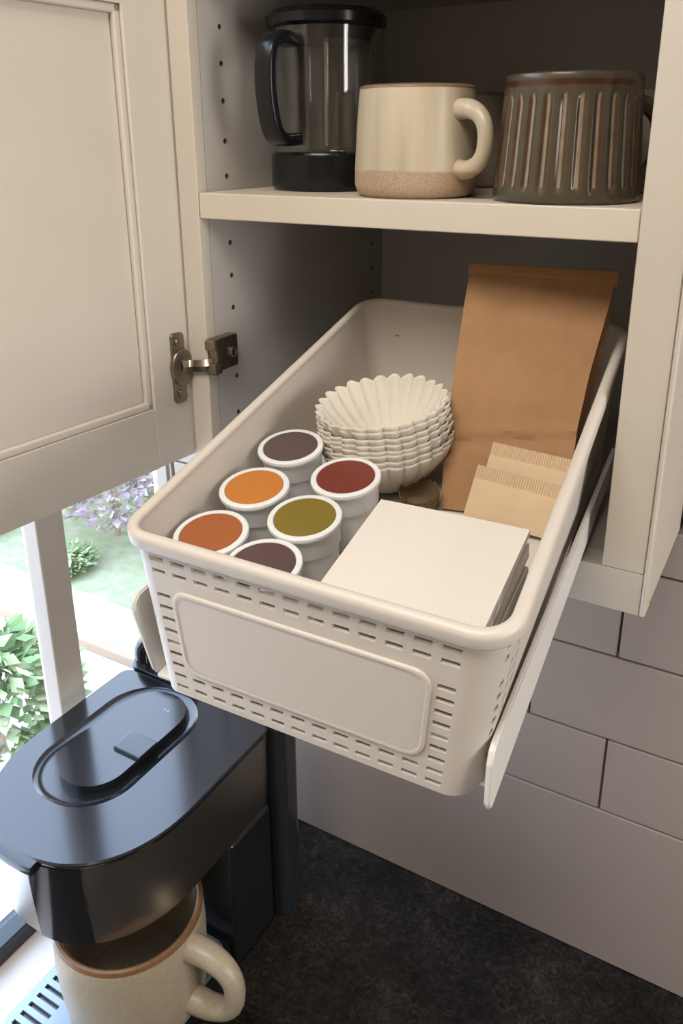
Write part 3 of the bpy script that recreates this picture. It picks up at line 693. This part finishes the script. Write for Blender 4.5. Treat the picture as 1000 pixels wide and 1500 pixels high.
for i in range(3):
    bm = fluted_bm(0.0095, 0.0138, 0.0110, 18, 0.0003, ph=0.5*i)
    o = obj('brown_coffee_filter', bm, M['brownfilt'], None, smooth=True, sharp=120)
    sd = o.modifiers.new('thickness', 'SOLIDIFY'); sd.thickness = 0.0004
    o.matrix_world = Matrix.Translation(B(0.002, 0.1675, -0.0705)+K*(0.0022*i)) @ Matrix(((bxx.x, byy.x, bax.x), (bxx.y, byy.y, bax.y), (bxx.z, byy.z, bax.z))).to_4x4()
    tag(o, 'small dark brown coffee filter, %s of three beside the kraft bag' % ['undermost', 'middle one', 'topmost'][i], 'coffee filter', 'small brown coffee filters beside the bag')

# ================================================================== KRAFT BAG
ps, ph = 0.1135, 0.814
BU = U*math.cos(ps)+V*math.sin(ps); BVx = -U*math.sin(ps)+V*math.cos(ps)
BUP = K*math.cos(ph)+BVx*math.sin(ph); BN = BU.cross(BUP)                 # BN points to the back... sign fixed below
BP = B(0.0143, 0.1701, -0.0695)
if BN.dot(CAM-BP) > 0: BN = -BN
BM = Matrix(((BU.x, BN.x, BUP.x), (BU.y, BN.y, BUP.y), (BU.z, BN.z, BUP.z)))
def on_bag(px, py, off=0.0):
    P = on_plane(px, py, BP+BN*off, BN); d = P-BP; return d.dot(BU), d.dot(BUP)
bag = thing('paper_bag', 'tall brown kraft paper bag with a folded top leaning in the basket', 'paper bag', BP, BM)
left = [on_bag(*q) for q in ((645, 748), (649, 690), (655, 620), (667, 530), (679, 450), (686, 410))]
right = [on_bag(*q) for q in ((833, 735), (839, 672), (846, 624), (863, 549), (883, 479), (894, 440))]
topL, topR = on_bag(690, 386), on_bag(905, 398)
def interp(tab, z):
    tab = sorted(tab, key=lambda t: t[1])
    if z <= tab[0][1]: return tab[0][0]
    for (x0, z0), (x1, z1) in zip(tab[:-1], tab[1:]):
        if z <= z1: return x0+(x1-x0)*(z-z0)/(z1-z0)
    return tab[-1][0]
hb_ = min(topL[1], topR[1])-0.002
bm = bmesh.new(); rings = []; NL = 40; NFX = 14; NSD = 8
fold_z = hb_-0.021
for j in range(NL+1):
    z = hb_*j/NL; f = z/hb_
    xl, xr = interp(left+[topL], z), interp(right+[topR], z)
    dep = 0.003+0.052*min(1.0, (1-f)/0.85)**0.9
    # the paper bag sits upright on the floor: its foot is cut to the tilted base
    ring = []
    for i in range(NFX+1):
        s = i/NFX; x = xl+(xr-xl)*s
        y = -0.0022*math.sin(PI*s)*(1-f*0.7)
        y += 0.0020*noise.noise(Vector((s*3.5, f*6, 1.7)))*(1 if 0 < i < NFX else 0.3)
        y += 0.0020*math.exp(-((f-0.27-0.05*s)/0.018)**2)-0.0020*math.exp(-((f-0.30-0.05*s)/0.018)**2)
        y += 0.0009*math.exp(-((f-0.80+0.012*s)/0.02)**2)
        ring.append((x, y, z))
    for i in range(1, NSD):
        s = i/NSD; pin = 0.004*math.sin(PI*s)*(0.35+0.65*f)
        ring.append((xr-pin+0.006*s*max(0, min(1, (f-0.35)/0.3))*(1-f**4), dep*s, z))
    for i in range(NFX+1):
        s = i/NFX; ring.append((xr+(xl-xr)*s, dep+0.0006*noise.noise(Vector((s*3, f*5, 9))), z))
    for i in range(1, NSD):
        s = i/NSD; pin = 0.004*math.sin(PI*s)*(0.35+0.65*f)
        ring.append((xl+pin, dep*(1-s), z))
    rings.append([(x_, y_, max(z_, 0.99*max(0, y_)*math.tan(ph))) for x_, y_, z_ in ring])
loft(bm, rings); obj('bag_body', bm, M['kraft'], bag, smooth=True, sharp=50)
bm = bmesh.new(); rings = []
for s in [i/16 for i in range(17)]:
    xa = topL[0]-0.0006+(topR[0]+0.0003-topL[0]+0.0006)*s; zt = topL[1]+(topR[1]-topL[1])*s
    wob = 0.0005*noise.noise(Vector((s*5, 0, 3)))
    rings.append([(xa, -0.0014+wob, zt-0.0085+0.0005*math.sin(9*s)), (xa, -0.0026+wob, zt-0.0078), (xa, -0.0030+wob, zt-0.004), (xa, -0.0026, zt-0.0012), (xa, -0.0012, zt), (xa, 0.0016, zt+0.0012), (xa, 0.0030, zt-0.002), (xa, 0.0030, zt-0.012), (xa, 0.0016, zt-0.012), (xa, -0.0004, zt-0.0082)])
loft(bm, rings); obj('folded_top', bm, M['kraft'], bag, smooth=True, sharp=35)

# ================================================================== SACHETS
def sachet(label, pxs, off, depth_end):
    tl_, tr_, bl_ = (on_bag(*q, off) for q in pxs)
    t = thing('sachet', label, 'sachet', BP+BN*off, BM, 'paper sachets leaning on the bag')
    du = Vector((tr_[0]-tl_[0], tr_[1]-tl_[1])); dv = Vector((bl_[0]-tl_[0], bl_[1]-tl_[1])); w_ = du.length
    du.normalize(); dv = Vector((du.y, -du.x))
    L = depth_end; seal = 0.0088
    def P(a, b, y): q = Vector(tl_)+du*a+dv*b; return (q.x, y, q.y)
    n, m_ = 16, 20; bm = bmesh.new(); fr_ = []; bk_ = []
    for i in range(n+1):
        for_, bk = [], []
        for j in range(m_+1):
            a = w_*i/n; b = seal+(L-seal)*j/m_; e = (math.sin(PI*i/n)**0.6)*(math.sin(PI*min(1, (j/m_)*0.95+0.02))**0.6)
            wr = 0.0006*noise.noise(Vector((i*0.35, j*0.3, off*900)))
            for_.append(bm.verts.new(P(a, b, -0.0023*e+wr*e-0.0002))); bk.append(bm.verts.new(P(a, b, 0.0015*e+0.0002)))
        fr_.append(for_); bk_.append(bk)
    for g in (fr_, bk_):
        for i in range(n):
            for j in range(m_): bm.faces.new((g[i][j], g[i+1][j], g[i+1][j+1], g[i][j+1]))
    ed = [(i, 0) for i in range(n+1)]+[(n, j) for j in range(1, m_+1)]+[(i, m_) for i in range(n-1, -1, -1)]+[(0, j) for j in range(m_-1, 0, -1)]
    for (a, b), (c, d) in zip(ed, ed[1:]+ed[:1]): bm.faces.new((fr_[a][b], fr_[c][d], bk_[c][d], bk_[a][b]))
    obj('pouch', bm, M['sachet'], t, smooth=True, sharp=50)
    bm = bmesh.new(); nr = int(w_/0.0017)
    rings = []
    for i in range(nr*2+1):
        a = w_*i/(nr*2); r = 0.00032*(1 if i % 2 else -1)
        jag = 0.0005 if i % 2 else 0
        rings.append([P(a, -jag, -0.0003+r), P(a, seal, -0.0003+r), P(a, seal, 0.0003+r), P(a, -jag, 0.0003+r)])
    loft(bm, rings); obj('crimped_seal', bm, M['sachet'], t)
    return t
sachet('tan paper sachet with crimped edge leaning against the kraft bag', ((722, 648), (842, 675), (706, 740)), -0.0078, 0.051)
sachet('tan paper sachet with crimped edge in front of the other sachet', ((700, 681), (824, 713), (683, 752)), -0.0150, 0.036)

# ================================================================== COFFEE MACHINE
cmx, cmy = -0.066, -0.09
cmz = ZC+0.0003
mach = thing('coffee_machine', 'black and steel pod coffee machine standing by the window', 'coffee machine', (cmx, cmy, cmz))
def zz_(z): return z-cmz
def outline(ax, ay, yb, n=40, pw=2.3, r=0.012):
    """rounded nose to the front (-Y), straight back at yb; local coords"""
    pts = []
    for i in range(n+1):
        a = PI+PI*i/n; c, s = math.cos(a), math.sin(a)
        pts.append((ax*math.copysign(abs(c)**(2/pw), c), ay*math.copysign(abs(s)**(2/pw), s)))
    for i in range(6): a = PI/2*i/5; pts.append((ax-r+r*math.cos(a), yb-r+r*math.sin(a)))
    for i in range(6): a = PI/2+PI/2*i/5; pts.append((-ax+r+r*math.cos(a), yb-r+r*math.sin(a)))
    return pts
YBK = 0.116
# head: steel band, lower lip
bm = bmesh.new()
loft(bm, [[(x, y, z) for x, y in outline(ax, ay, YBK-0.001)] for ax, ay, z in ((0.0925, 0.108, zz_(-0.6165)), (0.0945, 0.1105, zz_(-0.614)), (0.0965, 0.113, zz_(-0.57)), (0.0975, 0.1142, zz_(-0.526)))])
head = obj('head_shell', bm, M['steel'], mach, smooth=True, sharp=50); head['label'] = 'brushed steel band around the head'
# black strip over the band, right of the nose centre
def nose_y(x, ax, ay, pw=2.3): return -ay*max(0.0, 1-(abs(x)/ax)**pw)**(1/pw)
bm = bmesh.new(); xs = [0.010+0.047*i/24 for i in range(25)]; rings = []
for x in xs:
    ring = []
    for out in (0.0012, -0.001):
        col_ = [(0.0975, 0.1142, -0.5262), (0.0965, 0.113, -0.57), (0.0945, 0.1105, -0.6138), (0.0925, 0.108, -0.6172)]
        if out < 0: col_ = col_[::-1]
        for ax, ay, z in col_: ring.append((x, nose_y(x, ax, ay)-out, zz_(z)))
    rings.append(ring)
loft(bm, rings); obj('front_strip', bm, M['gblack'], mach, smooth=True, sharp=40)
# top cover with a recessed stadium groove
topo = outline(0.0992, 0.1158, YBK, n=48)
gr = rrect(-0.0725, 0.0345, -0.0640, 0.1100, 0.050, 12)
bm = bmesh.new()
def ringed(o_, z): return [bm.verts.new((x, y, z)) for x, y in o_]
zt = zz_(-0.52)
r_bot = ringed([(x*0.985, y*0.985) for x, y in topo], zt-0.0065); r_mid = ringed(topo, zt-0.003); r_mid2 = ringed(topo, zt-0.0014); r_top = ringed([(x*0.986, y*0.986) for x, y in topo], zt)
N = len(topo)
for a, b in ((r_bot, r_mid), (r_mid, r_mid2), (r_mid2, r_top)):
    for i in range(N): bm.faces.new((a[i], a[(i+1) % N], b[(i+1) % N], b[i]))
bm.faces.new(r_bot[::-1])
g0 = ringed(gr, zt); N2 = len(gr)
gcx, gcy = -0.019, 0.023
g1 = ringed([(gcx+(x-gcx)*0.965, gcy+(y-gcy)*0.98) for x, y in gr], zt-0.0012); g2 = ringed([(gcx+(x-gcx)*0.84, gcy+(y-gcy)*0.90) for x, y in gr], zt-0.0042)
for a, b in ((g0, g1), (g1, g2)):
    for i in range(N2): bm.faces.new((a[i], a[(i+1) % N2], b[(i+1) % N2], b[i]))
bm.faces.new(g2)
te = [bm.edges.get((r_top[i], r_top[(i+1) % N])) for i in range(N)]+[bm.edges.get((g0[i], g0[(i+1) % N2])) for i in range(N2)]
bmesh.ops.triangle_fill(bm, use_beauty=True, use_dissolve=False, edges=te)
topc = obj('top_cover', bm, M['mblack'], mach, smooth=True, sharp=28); topc['label'] = 'satin black top cover'
bm = prism_bm(rrect(-0.052, 0.0185, -0.043, 0.100, 0.0335, 10), zt-0.0045, zt+0.0042, 0.0022, seg=3)
obj('lid_lever', bm, M['mblack'], topc, smooth=True, sharp=40)
bm = bmesh.new()
for sg in (1, -1):
    q = [bm.verts.new((-0.006+sg*0.0022+dx, 0.077+dy*sg, zt+0.00425)) for dx, dy in ((-0.0016, -0.0012), (0.0016, -0.0012), (0.0, 0.0016))]
    bm.faces.new(q)
obj('arrow_mark', bm, mat('grey_print', (0.35, 0.36, 0.38), rough=0.5), topc)
bm = bx(bmesh.new(), -0.0125, 0.0215, 0.009, 0.0345, zt+0.003, zt+0.0078, 0.0012)
obj('lever_tab', bm, M['gblack'], topc, smooth=True, sharp=40)
bm = bmesh.new(); lipo = [(x, y) for i, (x, y) in enumerate(outline(0.1000, 0.1170, YBK, n=48)) if i <= 48 and -0.035 < x < 0.027 and y < 0]
rings = [[(x, y+0.004, zt-0.010), (x, y-0.006, zt-0.010), (x, y-0.0075, zt-0.0065), (x, y-0.0062, zt-0.0015), (x, y, zt-0.0005), (x, y+0.004, zt-0.002)] for x, y in lipo]
loft(bm, rings); obj('front_lip', bm, M['gblack'], mach, smooth=True, sharp=60)
# spout under the head
obj('spout', lathe_bm([(0.014, zz_(-0.626)), (0.016, zz_(-0.622)), (0.022, zz_(-0.6165))], 32, cx=0.0, cy=-0.045), M['gblack'], mach, smooth=True)
# back column and base
bm = bmesh.new(); bx(bm, -0.090, 0.0955, 0.045, 0.114, 0.0, zz_(-0.6165), 0.006, 3); obj('column', bm, M['mblack'], mach, smooth=True, sharp=50)
bm = prism_bm(rrect(-0.050, 0.0955, -0.135, 0.046, 0.018, 8), 0.0, zz_(-0.7495), 0.002); obj('base', bm, M['mblack'], mach, smooth=True, sharp=50)
# drip tray grid with slots
tx0, tx1, ty0, ty1 = -0.0515, 0.092, -0.137, 0.040
bm = prism_bm(rrect(tx0, tx1, ty0, ty1, 0.018, 8), zz_(-0.749), zz_(-0.7462), 0.0012)
dt = obj('drip_tray', bm, M['traym'], mach); dt['label'] = 'blue grey drip tray plate with rows of slots'
cut = bmesh.new()
for i in range(16):
    y = ty0+0.014+i*0.0098
    if y+0.0042 > ty1-0.006: break
    for a in range(3): bx(cut, tx0+0.009+0.046*a, tx0+0.037+0.046*a, y, y+0.0042, zz_(-0.752), zz_(-0.744))
bmesh.ops.recalc_face_normals(cut, faces=cut.faces)
cme = bpy.data.meshes.new('cut'); cut.to_mesh(cme); cut.free(); cme.materials.append(M['traym']); co = bpy.data.objects.new('cut', cme); COL.objects.link(co); co.parent = mach
md = dt.modifiers.new('b', 'BOOLEAN'); md.object = co; md.operation = 'DIFFERENCE'; md.solver = 'EXACT'
bpy.context.view_layer.update()
dg = bpy.context.evaluated_depsgraph_get(); nm = bpy.data.meshes.new_from_object(dt.evaluated_get(dg)); dt.modifiers.clear(); dt.data = nm
bpy.data.objects.remove(co)
# water tank behind the head
tkz = zz_(-0.517)
bm = prism_bm(rrect(-0.096, 0.1085, 0.1165, 0.150, 0.010, 6), 0.001, tkz-0.008, 0.003); tk = obj('water_tank', bm, mat('dark_smoked_tank', (0.018, 0.021, 0.026), rough=0.15, spec=0.5), mach, smooth=True, sharp=50)
bm = prism_bm(rrect(-0.098, 0.100, 0.1165, 0.152, 0.010, 6), tkz-0.008, tkz, 0.002); obj('tank_lid', bm, M['mblack'], tk, smooth=True, sharp=50)
hp2 = smooth_pts([(-0.088, 0.132, tkz-0.003), (-0.089, 0.134, tkz+0.016), (-0.074, 0.136, tkz+0.030), (-0.05, 0.137, tkz+0.033), (-0.026, 0.136, tkz+0.026), (-0.018, 0.134, tkz-0.003)], 18)
obj('tank_handle', tube_bm(hp2, 0.0095, 10, flat=1.0, upref=(0, 1, 0)), M['gblack'], mach, smooth=True, sharp=60)

# big mug under the spout
MC = (-0.0262, -0.1298)
mz = -0.7458
bmug = thing('stoneware_mug', 'large beige stoneware mug with brown rim on the drip tray under the coffee machine', 'mug', (MC[0], MC[1], mz))
hm = 0.1108; Rm = 0.0682
obj('body', lathe_bm([(0.001, 0), (0.058, 0), (0.0625, 0.003), (0.0655, 0.012), (0.0685, 0.045), (0.0695, 0.075), (0.0687, 0.1), (Rm, hm-0.003), (Rm-0.0015, hm), (Rm-0.0035, hm+0.0002), (Rm-0.0055, hm-0.002), (Rm-0.0065, 0.08), (Rm-0.008, 0.02), (Rm-0.014, 0.010), (0.001, 0.008)], 72), M['mugbeige'], bmug, smooth=True, sharp=50)
obj('rim', lathe_bm([(Rm+0.0004, hm-0.0035), (Rm-0.0008, hm+0.0002), (Rm-0.0032, hm+0.0009), (Rm-0.0056, hm-0.0008), (Rm-0.0062, hm-0.005)], 72, cap0=False, cap1=False), M['mugrim'], bmug, smooth=True)
obj('handle', handle_bm(0.0665, 0.092, 0.026, 0.046, 0.0098, math.radians(6), 1.1, drop=0.002, n=32), M['mugbeige'], bmug, smooth=True, sharp=60)
